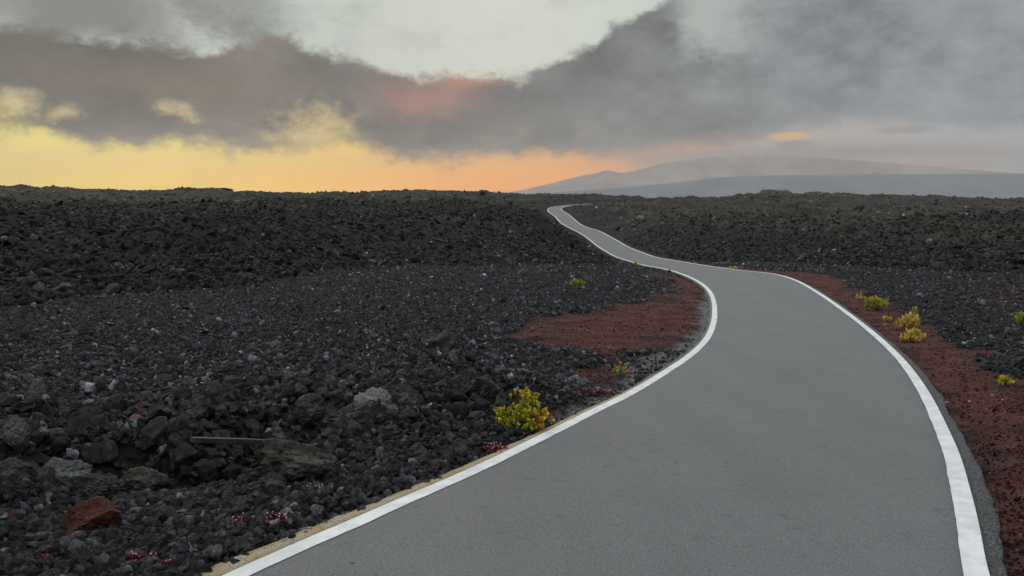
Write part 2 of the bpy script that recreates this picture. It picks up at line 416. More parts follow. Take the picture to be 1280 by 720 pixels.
nt.put(b.inputs['Base Color'], nt.mix(nt.ss(0.40, 0.60, nt.noise(geo.outputs['Position'], 0.0022, 7, 0.65)), (0.24, 0.205, 0.19), (0.34, 0.295, 0.275)))

M_LOW, nt, b = new_mat('far_lowland', 0.95, 0.1)  # base colour carries the blue that distant haze gives the hills
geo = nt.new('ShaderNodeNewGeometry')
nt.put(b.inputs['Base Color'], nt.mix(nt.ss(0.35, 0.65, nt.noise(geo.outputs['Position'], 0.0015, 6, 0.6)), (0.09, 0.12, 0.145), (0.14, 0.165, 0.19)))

# ------------------------------------------------------------------ ground sheet
az_f = np.radians(np.arange(-37.5, 37.5001, 0.085))
az_c = np.radians(np.concatenate([np.arange(-180, -70, 6.0), np.arange(-70, -37.6, 0.8)]))
az_all = np.concatenate([az_c, az_f, -az_c[::-1]])
rr = [0.05, 0.5, 1.0, 1.5, 2.0]
while rr[-1] < 430: rr.append(rr[-1] * (1 + (0.0045 if rr[-1] > 2.2 else 0.02)))
while rr[-1] < 13500: rr.append(rr[-1] * 1.12)
rr[-1] = 13500
rr = np.array(rr)
A, R = np.meshgrid(az_all, rr); X = R * np.sin(A); Y = R * np.cos(A)
Z, W, RD, SIDE, RED = terrain(X, Y)
nr_, na_ = X.shape
verts = np.stack([X.ravel(), Y.ravel(), Z.ravel()], 1)
ii = (np.arange(nr_ - 1)[:, None] * na_ + np.arange(na_ - 1)[None]).ravel()
faces = np.stack([ii, ii + 1, ii + na_ + 1, ii + na_], 1)[:, ::-1]
me = mesh_np('lava_ground', verts, faces, 4)
WV = 1.1 * fbm(X / 0.9, Y / 0.9, 61, 4) * sstep(0.1, 0.8, RD)
cind_a = np.clip(np.maximum(0.5 + (poly_sd(X, Y, RED_L) + WV * 0.8) / 1.8, np.maximum(0.5 + (poly_sd(X, Y, RED_R) + WV * 0.7) / 0.9, (0.42 + poly_sd(X, Y, BROWN_R) / 3.0) * 0.62)), 0, 1)
farred = np.clip(1 - RD / 1.6, 0, 1) * sstep(30, 45, R) * (1 - sstep(80, 105, R)) * 0.5
cind_a = np.maximum(cind_a, farred)
cind_a = np.maximum(cind_a, 0.30 * sstep(0.30, 0.42, vnoise(X / 2.4, Y / 2.4, 91)) * (1 - W))
dust_a = np.clip(0.6 + poly_sd(X, Y, DUST) / 0.6, 0, 1)
dust_a = np.maximum(dust_a, 0.5 * np.clip(1 - RD / 0.12, 0, 1) * (R < 40))
moss_a = np.clip(sstep(30, 110, R + 70 * fbm(X / 22, Y / 12, 55, 4)) * sstep(0.5, 1.0, W), 0, 1)
attr = me.attributes.new('soil', 'FLOAT_COLOR', 'POINT')
attr.data.foreach_set('color', np.stack([cind_a.ravel(), dust_a.ravel(), moss_a.ravel(), np.ones(X.size)], 1).astype(np.float32).ravel())
g = link('lava_ground', me, mat=M_GROUND, smooth=True); tag(g, kind='structure')

# ------------------------------------------------------------------ road and painted edge lines
def strip(name, left, right, lift, mat, cols=1, edge_drop=0.0, parent=None):
    n = len(left); vs = []
    for j in range(cols + 1):
        t = j / cols; p = left * (1 - t) + right * t
        vs.append(np.stack([p[:, 0], p[:, 1], base_z(p[:, 1]) + lift], 1))
    if edge_drop:
        a = vs[0].copy(); a[:, 2] -= edge_drop; c = vs[-1].copy(); c[:, 2] -= edge_drop
        vs = [a] + vs + [c]
    m_ = len(vs); V = np.stack(vs, 1).reshape(-1, 3)
    idx = (np.arange(n - 1)[:, None] * m_ + np.arange(m_ - 1)[None]).ravel()
    F_ = np.stack([idx, idx + 1, idx + m_ + 1, idx + m_], 1)
    o = link(name, mesh_np(name, V, F_, 4), mat=mat); tag(o, kind='structure'); return o
sarr = arclen(PL)
rag = lambda s, seed, f: vnoise(s * f, s * 0 + 3.3, seed)
dfar = np.clip(PL[:, 1] * 0.0004, 0, 0.04)
# lines keep their painted width; a touch of wear at their borders
wl = 0.100 + 0.006 * rag(sarr, 5, 6) + 0.004 * rag(sarr, 6, 25) + dfar
wr = 0.100 + 0.006 * rag(sarr, 7, 6) + 0.004 * rag(sarr, 8, 25) + dfar
ov_r = 0.085 + 0.05 * rag(sarr, 9, 1.3) + 0.02 * rag(sarr, 10, 7) + 0.012 * rag(sarr, 22, 23)
ov_l = 0.05 + 0.04 * rag(sarr, 13, 4) + 0.02 * rag(sarr, 14, 19)
strip('road', PL - nL * ov_l[:, None], PR + nL * 0.004, 0.0, M_ASPH, 14, 0.06)
strip('road_shoulder', PR + nL * 0.006, PR + nL * np.maximum(ov_r, 0.02)[:, None], -0.004, M_SHOULDER, 4, 0.06)
strip('road_line', PL + nL * 0.0, PL + nL * wl[:, None], 0.004, M_PAINT, 1)
strip('road_line', PR - nL * wr[:, None], PR, 0.004, M_PAINT, 1)
sel = np.where((PL[:, 1] > -3) & (PL[:, 1] < 9.5))[0]
ws = np.interp(PL[sel, 1], [0, 3.2, 4.5, 6.5, 9.4], [0.10, 0.10, 0.075, 0.045, 0.012]) * (1 + 0.25 * rag(sarr[sel], 15, 7) + 0.3 * rag(sarr[sel], 16, 40))
o = strip('road_edging', PL[sel] - nL[sel] * (ws + 0.004)[:, None], PL[sel] - nL[sel] * 0.004, 0.003, M_SAND, 1, 0.05)

# ------------------------------------------------------------------ rocks
def ico(sub):
    import bmesh
    bm = bmesh.new(); bmesh.ops.create_icosphere(bm, subdivisions=sub, radius=1.0)
    V = np.array([v.co[:] for v in bm.verts]); F_ = np.array([[v.index for v in f.verts] for f in bm.faces]); bm.free()
    return V, F_
ICO3 = ico(4); ICO5 = ico(6)
def noise3(V, f, seed):
    return (vnoise(V[:, 0] * f + seed, V[:, 1] * f + V[:, 2] * 1.7 * f, seed) + vnoise(V[:, 1] * f + 5.1, V[:, 2] * f - V[:, 0] * 1.3 * f, seed + 9)
            + vnoise(V[:, 2] * f - 3.3, V[:, 0] * f + V[:, 1] * 0.9 * f, seed + 21)) / 1.5
def rock_mesh(name, seed, base=None, cuts=9, rough=1.0, dims=(1, 1, 1), dmin=0.42):
    V, F_ = base if base is not None else ICO3
    r_ = np.random.default_rng(seed); V = V.copy()
    for _ in range(cuts):                                        # broken facets
        n = r_.normal(size=3); n /= np.linalg.norm(n); d = r_.uniform(dmin, 0.82)
        k_ = V @ n; V = V - np.clip(k_ - d, 0, None)[:, None] * n * 0.94
    nrm = V / np.linalg.norm(V, axis=1)[:, None]
    disp = 0.10 * noise3(V, 1.6, seed) + 0.09 * noise3(V, 3.7, seed + 3) + 0.075 * noise3(V, 8, seed + 5) + 0.05 * noise3(V, 17, seed + 8)
    if base is ICO5: disp = disp + 0.014 * noise3(V, 36, seed + 11) + 0.008 * noise3(V, 70, seed + 13)
    V = (V + nrm * (disp * rough)[:, None]) * np.array(dims) * 0.62
    return mesh_np(name, V, F_, 3)

def settle(x, y, zoff=0.0): return Vector((x, y, tz(x, y) + zoff))

# placed rocks seen one by one in the photo: (u, v of its foot, width px, height px, material, depth factor, label, category)
HERO = [
 (107, 668, 64, 32, M_REDROCK, .8, 'flat-topped rusty red rock lying on the dark rubble at the lower left', 'rock'),
 (360, 606, 106, 50, M_BROWNROCK, .7, 'long brown-grey boulder sloping above the small stones, right of the dark plank', 'boulder'),
 (336, 618, 40, 24, M_BROWNROCK, .8, 'small rounded brown-grey rock tucked under the front of the long brown boulder', 'rock'),
 (465, 528, 48, 36, M_PALE, .8, 'smooth pale grey block, the palest rock left of the road', 'boulder'),
 (503, 524, 52, 30, M_BROWNROCK, .8, 'rounded grey-brown rock leaning against the pale grey block', 'rock'),
 (382, 518, 42, 36, M_ROCK, .8, 'rough dark boulder with pale streaks on top, behind the long brown boulder', 'boulder'),
 (430, 530, 60, 34, M_ROCK, .8, 'wide smooth black boulder directly left of the pale grey block', 'boulder'),
 (280, 512, 26, 26, M_BROWNROCK, .9, 'round brown mottled stone at the back edge of the hollow', 'rock'),
 (238, 534, 34, 30, M_ROCK, .9, 'egg-shaped dark rock on the left rim of the hollow', 'rock'),
 (73, 596, 52, 36, M_GREYROCK, .8, 'large smooth grey-green rock with a knobbed right end, above the red rock', 'boulder'),
 (32, 600, 32, 34, M_ROCK, .8, 'rounded dark boulder between the frame edge and the smooth grey-green rock', 'boulder'),
 (12, 570, 36, 34, M_GREYROCK, .8, 'grey rounded boulder at the left frame edge, higher of the pair there', 'boulder'),
 (10, 640, 50, 44, M_ROCK, .8, 'large dark boulder cut by the left frame edge below the grey one', 'boulder'),
 (110, 628, 40, 26, M_ROCK, .8, 'crusty rock with a pale ragged rim, between smooth grey rock and red rock', 'rock'),
 (170, 606, 60, 30, M_BROWNROCK, .8, 'jagged brownish slab in front of the left end of the hollow', 'rock'),
 (575, 488, 30, 30, M_ROCK, .8, 'dark rounded boulder in the row left of the yellow-green bush, nearest of that row', 'boulder'),
 (610, 490, 38, 32, M_ROCK, .8, 'blocky black boulder in the row behind the yellow-green bush', 'boulder'),
 (535, 482, 34, 26, M_ROCK, .8, 'low black boulder at the left end of the row behind the pale block', 'boulder'),
 (560, 578, 22, 20, M_ROCK, .8, 'small upright grey stone among the pebbles near the white line', 'rock'),
 (574, 572, 24, 22, M_ROCK, .8, 'pointed dark stone beside the white line, left of the crimson plant', 'rock'),
 (322, 618, 30, 18, M_ROCK, .8, 'flat dark pebble-like rock at the left foot of the long brown boulder', 'rock'),
 (405, 604, 32, 22, M_ROCK, .8, 'dark angular rock under the right end of the long brown boulder', 'rock'),
 (303, 688, 30, 16, M_BROWNROCK, .8, 'smooth brown-grey stone lying closest to the sandy road edging', 'rock'),
 (262, 698, 26, 14, M_GREYROCK, .8, 'pale oblong stone near the lower end of the sandy road edging', 'rock'),
 (54, 716, 16, 12, M_REDROCK, .8, 'little pinkish red stone at the bottom of the photo', 'stone'),
 (413, 636, 12, 8, M_REDROCK, .8, 'tiny bright red stone beside the sandy road edging', 'stone'),
]
for i, (u, v, wp, hp_, mt, df, lab, cat) in enumerate(HERO):
    x, y = on_base(u, v); t = math.hypot(x, y)
    dist = math.sqrt(x * x + y * y + base_h(y) ** 2)
    wm = wp / FPX * dist; hm = hp_ / FPX * dist * 0.95
    me = rock_mesh('rock', 500 + i, ICO5, cuts=10 if mt is M_REDROCK else 6, rough=0.8 if mt is M_REDROCK else 1.15, dmin=0.45 if mt is M_REDROCK else 0.55)
    co = np.empty(len(me.vertices) * 3, np.float32); me.vertices.foreach_get('co', co); co = co.reshape(-1, 3)
    co -= (co.max(0) + co.min(0)) / 2; co /= (co.max(0) - co.min(0))
    co *= np.array([wm, wm * df, hm * 1.25]); me.vertices.foreach_set('co', co.ravel()); me.update()
    o = link('boulder' if cat == 'boulder' else 'rock', me, mat=mt, smooth=True)
    o.location = (x, y + wm * df * 0.35, max(tz(x, y), base_z(np.array(y)) - 0.12) + hm * 0.52)
    o.rotation_euler = (random.uniform(-.12, .12), random.uniform(-.18, .18), random.uniform(-.25, .25))
    tag(o, lab, cat)
HXY = np.array([on_base(h[0], h[1]) for h in HERO])

NT_ = 14
tmpl_col = bpy.data.collections.new('rock_shapes'); tmpl = []
for i in range(NT_):
    me = rock_mesh('rock_shape_%02d' % i, 40 + i, None, cuts=int(11 + i % 6), rough=0.9 + 0.25 * (i % 3)); me.materials.append(M_LAVA)
    o = bpy.data.objects.new('rock_shape_%02d' % i, me); tmpl_col.objects.link(o); tmpl.append(o)
tmpl_ind = []
for i in range(NT_):
    me = tmpl[i].data.copy(); me.materials.clear(); me.materials.append(M_ROCK); me.shade_smooth(); tmpl_ind.append(me)

def gen(n, r0, r1, mode):
    u_ = rng.random(n)
    r = 1 / (1 / r0 + (1 / r1 - 1 / r0) * u_) if mode == 'inv' else r0 * (r1 / r0) ** u_
    az = rng.uniform(math.radians(-42), math.radians(42), n)
    return r * np.sin(az), r * np.cos(az), r, az
pts = []
def add(x, y, z, s, tint): pts.append((x, y, z, s, tint))
def common(n, r0, r1, mode):
    x, y, r, az = gen(n, r0, r1, mode); z, w, rd, side, red = terrain(x, y)
    return x, y, r, az, z, w, rd, side, red
def push(x, y, z, s, keep, tintv, redness=None, lift=0.18, moss=None):
    x, y, z, s = x[keep], y[keep], z[keep], s[keep]
    k_ = tintv[keep]
    rgb = np.stack([k_, k_, k_], 1) * (1 + rng.normal(0, .022, (len(k_), 3)))
    if redness is not None:
        q = redness[keep][:, None]; rgb = rgb * (1 - q) + q * (k_[:, None] * np.array([2.6, 0.85, 0.72]))
    if moss is not None:
        q = moss[keep][:, None]; rgb = rgb * (1 - q) + q * (k_[:, None] * np.array([1.9, 1.72, 1.3]))
    pts.append((x, y, z + s * lift, s, rgb))
tn = lambda n, m=1.0, p=0.08, a=3.6: m * np.exp(rng.normal(0, 0.6, n)) * np.where(rng.random(n) < p, a, 1)
# 1 pebbles and clinker close by, left of the road, size grows in the rubble belt
n = 95000
x, y, r, az, z, w, rd, side, red = common(n, 2.2, 16, 'inv')
rub = sstep(-0.3, 0.4, poly_sd(x, y, RUBBLE))
s = (0.038 - 0.010 * sstep(4.5, 7, r)) * np.exp(rng.normal(0, 0.40, n)); s = np.where(rng.random(n) < 0.08, s * 1.9, s)
s = np.where(rub > .3, s, np.minimum(s, 0.065)) * (1 + 0.45 * rub) * (1 - 0.35 * sstep(5.5, 9, r) * (1 - rub))
s = np.where(red > 0.5, s * 0.4, s)
kp = (rd > s * 0.55 + 0.02 + 0.10 * (rng.random(n) < 0.4)) & (w < 0.5)
kp &= ~((red > 0.5) & (rng.random(n) < 0.8))
dustk = poly_sd(x, y, DUST) > -0.1
kp &= ~(dustk & (rng.random(n) < 0.82)); s = np.where(dustk, s * 0.6, s)
push(x, y, z + rng.random(n) * 0.03 * (rd > 0.15), s, kp, tn(n, 2.0 - 0.4 * sstep(4, 9, r), 0.08, 2.4), np.where(red > 0.5, 0.8, np.where(rng.random(n) < 0.006, 0.5, 0)))
# 2 stones of the graded field further out
n = 120000
x, y, r, az, z, w, rd, side, red = common(n, 8, 48, 'inv')
s = np.clip(0.026 * np.exp(rng.normal(0, 0.5, n)), 0.0019 * r, 0.4)
s = np.where(rng.random(n) < 0.02, s * 2.2, s)
s = np.where(red > 0.5, s * 0.5, s)
dustk = poly_sd(x, y, DUST) > -0.1
kp = (rd > s * 0.6 + 0.05) & (w < 0.6) & ~((red > 0.4) & (rng.random(n) < 0.85)) & ~(dustk & (rng.random(n) < 0.8))
push(x, y, z, s, kp, tn(n, 2.3, 0.13, 3.0), np.where(red > 0.5, 0.7, 0))
# 3 rubble bank
n = 70000
x, y, r, az, z, w, rd, side, red = common(n, 14, 85, 'log')
s = np.clip(0.105 * np.exp(rng.normal(0, 0.5, n)), 0.0026 * r, 0.40)
kp = (rd > s * 0.7 + 0.4) & (w > 0.04)
push(x, y, z, s, kp, tn(n, 0.85, 0.03, 2.3), np.where(rng.random(n) < 0.05, 0.25, 0), lift=0.12, moss=0.12 + 0.8 * sstep(30, 110, r + 70 * fbm(x / 22, y / 12, 55, 4)))
# 4 far blocks
n = 16000
x, y, r, az, z, w, rd, side, red = common(n, 70, 330, 'log')
s = np.clip(0.30 * np.exp(rng.normal(0, 0.5, n)), 0.0022 * r, 1.4)
kp = (rd > s + 1.2) & (w > 0.5) & (rng.random(n) < 0.6)
push(x, y, z, s, kp, tn(n, 1.0, 0.02, 1.8), None, lift=0.05, moss=sstep(38, 125, r + 70 * fbm(x / 22, y / 12, 55, 4)))
# 4b grit on the red cinder
n = 90000
x, y, r, az, z, w, rd, side, red = common(n, 2.6, 22, 'inv')
s = np.clip(0.010 * np.exp(rng.normal(0, 0.5, n)), 0.0012 * r, 0.05)
kp = (rd > 0.06) & ((red > 0.25) | (poly_sd(x, y, DUST) > -0.1)) & (rng.random(n) < 0.8)
push(x, y, z, s, kp, tn(n, 1.1, 0.06, 2.5), np.where(poly_sd(x, y, DUST) > 0, 0.0, np.where(rng.random(n) < 0.72, 0.95, 0.1)))
# 5 large blocks of the rubble belt
n = 2800
x, y, r, az, z, w, rd, side, red = common(n, 3.6, 9, 'inv')
rubd = poly_sd(x, y, RUBBLE)
s = 0.075 + 0.15 * rng.random(n) ** 2
dh = np.min(np.hypot(x[:, None] - HXY[None, :, 0], y[:, None] - 0.1 - HXY[None, :, 1]), axis=1)
kp = (rubd > 0.0) & (dh > 0.22) & (rd > 0.6)
push(x, y, z + 0.02, s, kp, tn(n, 1.9), None, lift=0.1)

X_ = np.concatenate([p[0] for p in pts]); Y_ = np.concatenate([p[1] for p in pts]); Z_ = np.concatenate([p[2] for p in pts])
S_ = np.concatenate([p[3] for p in pts]); T_ = np.concatenate([p[4] for p in pts])
# keep the heroes free
near = np.where((np.hypot(X_, Y_) < 10))[0]
dh = np.min(np.hypot(X_[near, None] - HXY[None, :, 0], Y_[near, None] - HXY[None, :, 1]), axis=1)
drop = np.zeros(len(X_), bool); drop[near[(dh < 0.10) & (S_[near] > 0.05)]] = True
k_ = ~drop; X_, Y_, Z_, S_, T_ = X_[k_], Y_[k_], Z_[k_], S_[k_], T_[k_]
N = len(X_)
IDX = rng.integers(0, NT_, N); ROT = rng.uniform(0, 2 * math.pi, (N, 3)); ROT[:, :2] = rng.normal(0, 0.7, (N, 2))
SC = S_[:, None] * np.stack([rng.uniform(.9, 1.55, N), rng.uniform(.75, 1.25, N), rng.uniform(.5, 1.0, N)], 1)
# the largest in view become objects of their own
inview = (np.abs(np.arctan2(X_, Y_)) < math.radians(32.3)) & (Y_ > 3.3)
app = np.where(inview, S_ / np.hypot(X_, Y_), 0)
order = np.argsort(-app); NBIG = 270; big = order[:NBIG]
isbig = np.zeros(N, bool); isbig[big] = True
for j in big:
    o = bpy.data.objects.new('lava_rock', tmpl_ind[IDX[j]]); COL.objects.link(o)
    o.location = (X_[j], Y_[j], Z_[j]); o.rotation_euler = ROT[j]; o.scale = SC[j]
    if Y_[j] < 12: lab, gr = 'dark angular lava rock among the loose rubble left of the road', 'lava rocks in the near rubble'
    elif X_[j] < 6: lab, gr = 'black lava block standing out of the rubble bank beyond the gravel field', 'lava blocks on the far bank'
    else: lab, gr = 'black lava block in the rubble on the right side of the road', 'lava blocks right of the road'
    tag(o, lab, 'rock', gr)
kk = ~isbig
me = bpy.data.meshes.new('lava_rubble'); n = int(kk.sum()); me.vertices.add(n)
me.vertices.foreach_set('co', np.stack([X_, Y_, Z_], 1)[kk].astype(np.float32).ravel())
for nm_, tp, arr in (('rot', 'FLOAT_VECTOR', ROT), ('scl', 'FLOAT_VECTOR', SC), ('tint', 'FLOAT_COLOR', np.concatenate([T_, np.ones((N, 1))], 1)), ('pick', 'INT', IDX)):
    a = me.attributes.new(nm_, tp, 'POINT')
    a.data.foreach_set({'FLOAT_VECTOR': 'vector', 'FLOAT_COLOR': 'color', 'INT': 'value'}[tp], (arr[kk].astype(np.float32) if tp != 'INT' else arr[kk].astype(np.int32)).ravel())
rub_o = link('lava_rubble', me, mat=M_LAVA)
tag(rub_o, 'loose dark clinker and gravel covering the ground beside the road', 'rubble', kind='stuff')
gn = bpy.data.node_groups.new('scatter_rubble', 'GeometryNodeTree')
gn.interface.new_socket('Geometry', in_out='INPUT', socket_type='NodeSocketGeometry'); gn.interface.new_socket('Geometry', in_out='OUTPUT', socket_type='NodeSocketGeometry')
gi = gn.nodes.new('NodeGroupInput'); go = gn.nodes.new('NodeGroupOutput')
ci = gn.nodes.new('GeometryNodeCollectionInfo'); ci.inputs['Collection'].default_value = tmpl_col
ci.inputs['Separate Children'].default_value = True; ci.inputs['Reset Children'].default_value = True
ip = gn.nodes.new('GeometryNodeInstanceOnPoints'); ip.inputs['Pick Instance'].default_value = True
def natt(nm_, tp):
    n_ = gn.nodes.new('GeometryNodeInputNamedAttribute'); n_.data_type = tp; n_.inputs['Name'].default_value = nm_
    return next(s_ for s_ in n_.outputs if s_.enabled and s_.name == 'Attribute')
gn.links.new(gi.outputs[0], ip.inputs['Points']); gn.links.new(ci.outputs[0], ip.inputs['Instance'])
gn.links.new(natt('pick', 'INT'), ip.inputs['Instance Index']); gn.links.new(natt('scl', 'FLOAT_VECTOR'), ip.inputs['Scale'])
er = gn.nodes.new('FunctionNodeEulerToRotation'); gn.links.new(natt('rot', 'FLOAT_VECTOR'), er.inputs[0]); gn.links.new(er.outputs[0], ip.inputs['Rotation'])
gn.links.new(ip.outputs[0], go.inputs[0])
md = rub_o.modifiers.new('scatter', 'NODES'); md.node_group = gn
print('rubble points', n)

# ------------------------------------------------------------------ outcrops on the rim
for i, (u, v, wp, hp_, y, lab) in enumerate([
    (966, 246.5, 44, 9, 300, 'higher flat-topped lava outcrop on the skyline right of the road'),
    (1021, 245.5, 36, 6, 310, 'second lava outcrop on the skyline, right of the flat-topped one'),
    (1050, 245, 18, 4.5, 315, 'small rounded lava hump on the skyline right of both outcrops'),
    (258, 240.5, 60, 5.5, 320, 'long low lava hump on the skyline beneath the yellow sky'),
    (528, 241.5, 34, 4.5, 315, 'ragged lava hump on the skyline left of the far mountain')]):
    p = at_dist(u, v, y); me = rock_mesh('outcrop', 700 + i, ICO5, cuts=8)
    co = np.empty(len(me.vertices) * 3, np.float32); me.vertices.foreach_get('co', co); co = co.reshape(-1, 3)
    co -= (co.max(0) + co.min(0)) / 2; co /= (co.max(0) - co.min(0)); k_ = y / FPX
    co[:, 2] += 0.06 * np.array(fbm(co[:, 0] * 7, co[:, 1] * 7, 5 + i, 4))
    co *= np.array([wp * k_, wp * k_ * 0.8, hp_ * k_ * 2.1]); me.vertices.foreach_set('co', co.ravel()); me.update()
    o = link('lava_outcrop', me, mat=M_ROCK, smooth=True); o.location = p
    tag(o, lab, 'outcrop')

# ------------------------------------------------------------------ plants
def leaf_mesh(name, tips, leaf_len, leaf_w, per, mixf, spread=0.9, jitter=0.15):
    V = []; F_ = []; C_ = []
    for tp, dr, mx in tips:
        dr = Vector(dr).normalized(); q = dr.to_track_quat('Z', 'Y')
        for i in range(per):
            a = i * 2.4 + random.random(); el = spread * (0.25 + 0.75 * random.random())
            d = q @ Vector((math.cos(a) * math.sin(el), math.sin(a) * math.sin(el), math.cos(el)))
            sd = d.cross(dr if abs(d.dot(dr)) < 0.98 else Vector((1, 0.2, 0.1))).normalized(); up = sd.cross(d).normalized()
            L = leaf_len * random.uniform(.7, 1.2); w_ = leaf_w * random.uniform(.8, 1.15)
            o_ = Vector(tp) - dr * random.uniform(0, leaf_len * 0.9); b0 = len(V)
            mid = o_ + d * L * 0.62 + up * L * 0.05
            for p in (o_, mid - sd * w_ * .5 + up * w_ * .18, mid - up * w_ * 0.08, mid + sd * w_ * .5 + up * w_ * .18, o_ + d * L * 0.9 - sd * w_ * .3 + up * L * .1, o_ + d * L + up * L * .12, o_ + d * L * 0.9 + sd * w_ * .3 + up * L * .1): V.append(tuple(p))
            F_ += [(b0, b0 + 2, b0 + 1), (b0, b0 + 3, b0 + 2), (b0 + 1, b0 + 2, b0 + 4), (b0 + 2, b0 + 5, b0 + 4), (b0 + 2, b0 + 3, b0 + 6), (b0 + 2, b0 + 6, b0 + 5)]
            c = min(1, max(0, mx + random.gauss(0, jitter))); C_ += [c] * 7
    me = mesh_np(name, np.array(V), np.array(F_), 3)
    a_ = me.attributes.new('leafmix', 'FLOAT', 'POINT'); a_.data.foreach_set('value', np.array(C_, np.float32))
    return me
def tube_mesh(name, paths):
    V = []; F_ = []
    for pts_, r0, r1 in paths:
        n_ = len(pts_); b0 = len(V)
        for i, p in enumerate(pts_):
            d = (Vector(pts_[min(i + 1, n_ - 1)]) - Vector(pts_[max(i - 1, 0)])).normalized(); q = d.to_track_quat('Z', 'Y'); r = r0 + (r1 - r0) * i / (n_ - 1)
            for k2 in range(5):
                a = k2 * 2 * math.pi / 5; V.append(tuple(Vector(p) + q @ Vector((math.cos(a) * r, math.sin(a) * r, 0))))
        for i in range(n_ - 1):
            for k2 in range(5):
                a = b0 + i * 5 + k2; b_ = b0 + i * 5 + (k2 + 1) % 5; F_.append((a, b_, b_ + 5, a + 5))
    return mesh_np(name, np.array(V), np.array(F_), 4)
def shrub(u, v, wpx, hpx, label, mat, name='shrub', nb=26, leaf=0.03, per=9, redside=0.0, upright=0.0, mixbase=0.35, flat=False, cat='shrub', lw=0.5):
    x, y = on_base(u, v); z = tz(x, y); dist = math.sqrt(x * x + y * y + base_h(y) ** 2)
    W_ = wpx / FPX * dist; H_ = hpx / FPX * dist
    root = empty(name, (x, y, z)); tag(root, label, cat)
    tips = []; paths = []
    for i in range(nb):
        a = random.uniform(0, 2 * math.pi); rr_ = math.sqrt(random.random()); el = 1 - (rr_ ** 2) * (0.72 - 0.4 * upright)
        tx = math.cos(a) * rr_ * W_ * .5; ty = math.sin(a) * rr_ * W_ * .42
        hgt = H_ * el * random.uniform(.55, 1.0) * (1 if not flat else .7)
        b0 = Vector((tx * .15, ty * .15, -0.02)); tip = Vector((tx, ty, max(hgt, leaf * .4)))
        midp = Vector((tx * .7, ty * .7, hgt * .45)); d = (tip - midp).normalized()
        mx = mixbase + redside * max(0, tx / (W_ * .5) - 0.1) + random.gauss(0, .10)
        tips.append((tip, d * .6 + Vector((0, 0, .6)), mx)); paths.append(([b0, b0.lerp(midp, .5) + Vector((0, 0, .01)), midp, tip], leaf * .09, leaf * .05))
        if random.random() < .8:
            tips.append((midp + Vector((random.uniform(-1, 1), random.uniform(-1, 1), random.uniform(0, 1))) * leaf, d, mx - .12))
    link('foliage', leaf_mesh('foliage', tips, leaf, leaf * lw, per, None), root, mat)
    link('stem', tube_mesh('stem', paths), root, M_STEM)
    return root
r = shrub(655, 536, 70, 54, 'yellow-green leafy bush with orange tips beside the near white line', M_LEAF, nb=80, leaf=0.030, per=13, redside=0.36, mixbase=0.52, lw=0.66)
shrub(624, 519, 14, 13, 'tiny yellow sprig just left of the yellow-green bush', M_LEAF, 'sprig', nb=5, leaf=0.028, per=8, mixbase=0.45, cat='plant', lw=.6)
shrub(1098, 388, 26, 16, 'low yellow-green shrub on the red cinder right of the road, further than the tall one', M_LEAFY, nb=16, leaf=0.11, per=9, upright=.8, mixbase=.25, lw=.3)
shrub(1083, 384, 9, 7, 'tiny yellow tuft touching the left side of the further right-hand shrub', M_LEAFY, 'tuft', nb=5, leaf=0.07, per=8, cat='plant', lw=.35)
shrub(1138, 413, 30, 17, 'golden shrub with one upright shoot on the red cinder, back half of the largest clump', M_LEAFY, nb=24, leaf=0.11, per=10, upright=.6, mixbase=.6, lw=.26)
shrub(1142, 427, 24, 13, 'golden yellow shrub in front of the one with the upright shoot', M_LEAFY, nb=22, leaf=0.09, per=10, mixbase=.6, lw=.28)
shrub(1142, 408, 5, 27, 'single tall leafy shoot rising from the golden shrub right of the road', M_LEAFY, 'shoot', nb=7, leaf=0.07, per=9, upright=1, mixbase=.35, cat='plant', lw=.3)
shrub(1074, 374, 13, 5, 'small flat yellowish tuft on red cinder, furthest of those right of the bend', M_LEAFY, 'tuft', nb=6, leaf=0.08, per=8, mixbase=.75, cat='plant', lw=.3)
shrub(1107, 402, 13, 6, 'pale yellowish tuft between the road and the golden shrubs', M_LEAFY, 'tuft', nb=6, leaf=0.07, per=8, mixbase=.8, cat='plant', lw=.3)
shrub(1278, 409, 18, 14, 'yellow-green plant at the right frame edge on dark gravel', M_LEAF, 'plant', nb=12, leaf=0.08, per=9, upright=.5, mixbase=.35, cat='plant', lw=.35)
shrub(1256, 483, 15, 12, 'little yellow plant on the red cinder near the right frame edge', M_LEAF, 'plant', nb=10, leaf=0.045, per=9, mixbase=.45, cat='plant', lw=.4)
shrub(722, 357, 19, 6, 'low green plant alone on the gravel field left of the bend', M_LEAFY, 'plant', nb=14, leaf=0.10, per=8, mixbase=.1, cat='plant', lw=.35)
shrub(776, 470, 30, 24, 'sparse straggly yellow plant with red tips on the red cinder patch', M_LEAF, nb=13, leaf=0.03, per=6, redside=.5, upright=.4, mixbase=.55, lw=.4)
shrub(915, 336, 12, 3, 'dull yellow tuft behind the far side of the bend', M_LEAFY, 'tuft', nb=7, leaf=0.10, per=8, mixbase=.7, cat='plant', lw=.3)
shrub(796, 331.5, 8, 4, 'small ochre tuft at the left verge where the road narrows', M_LEAFY, 'tuft', nb=5, leaf=0.12, per=8, mixbase=.9, cat='plant', lw=.3)

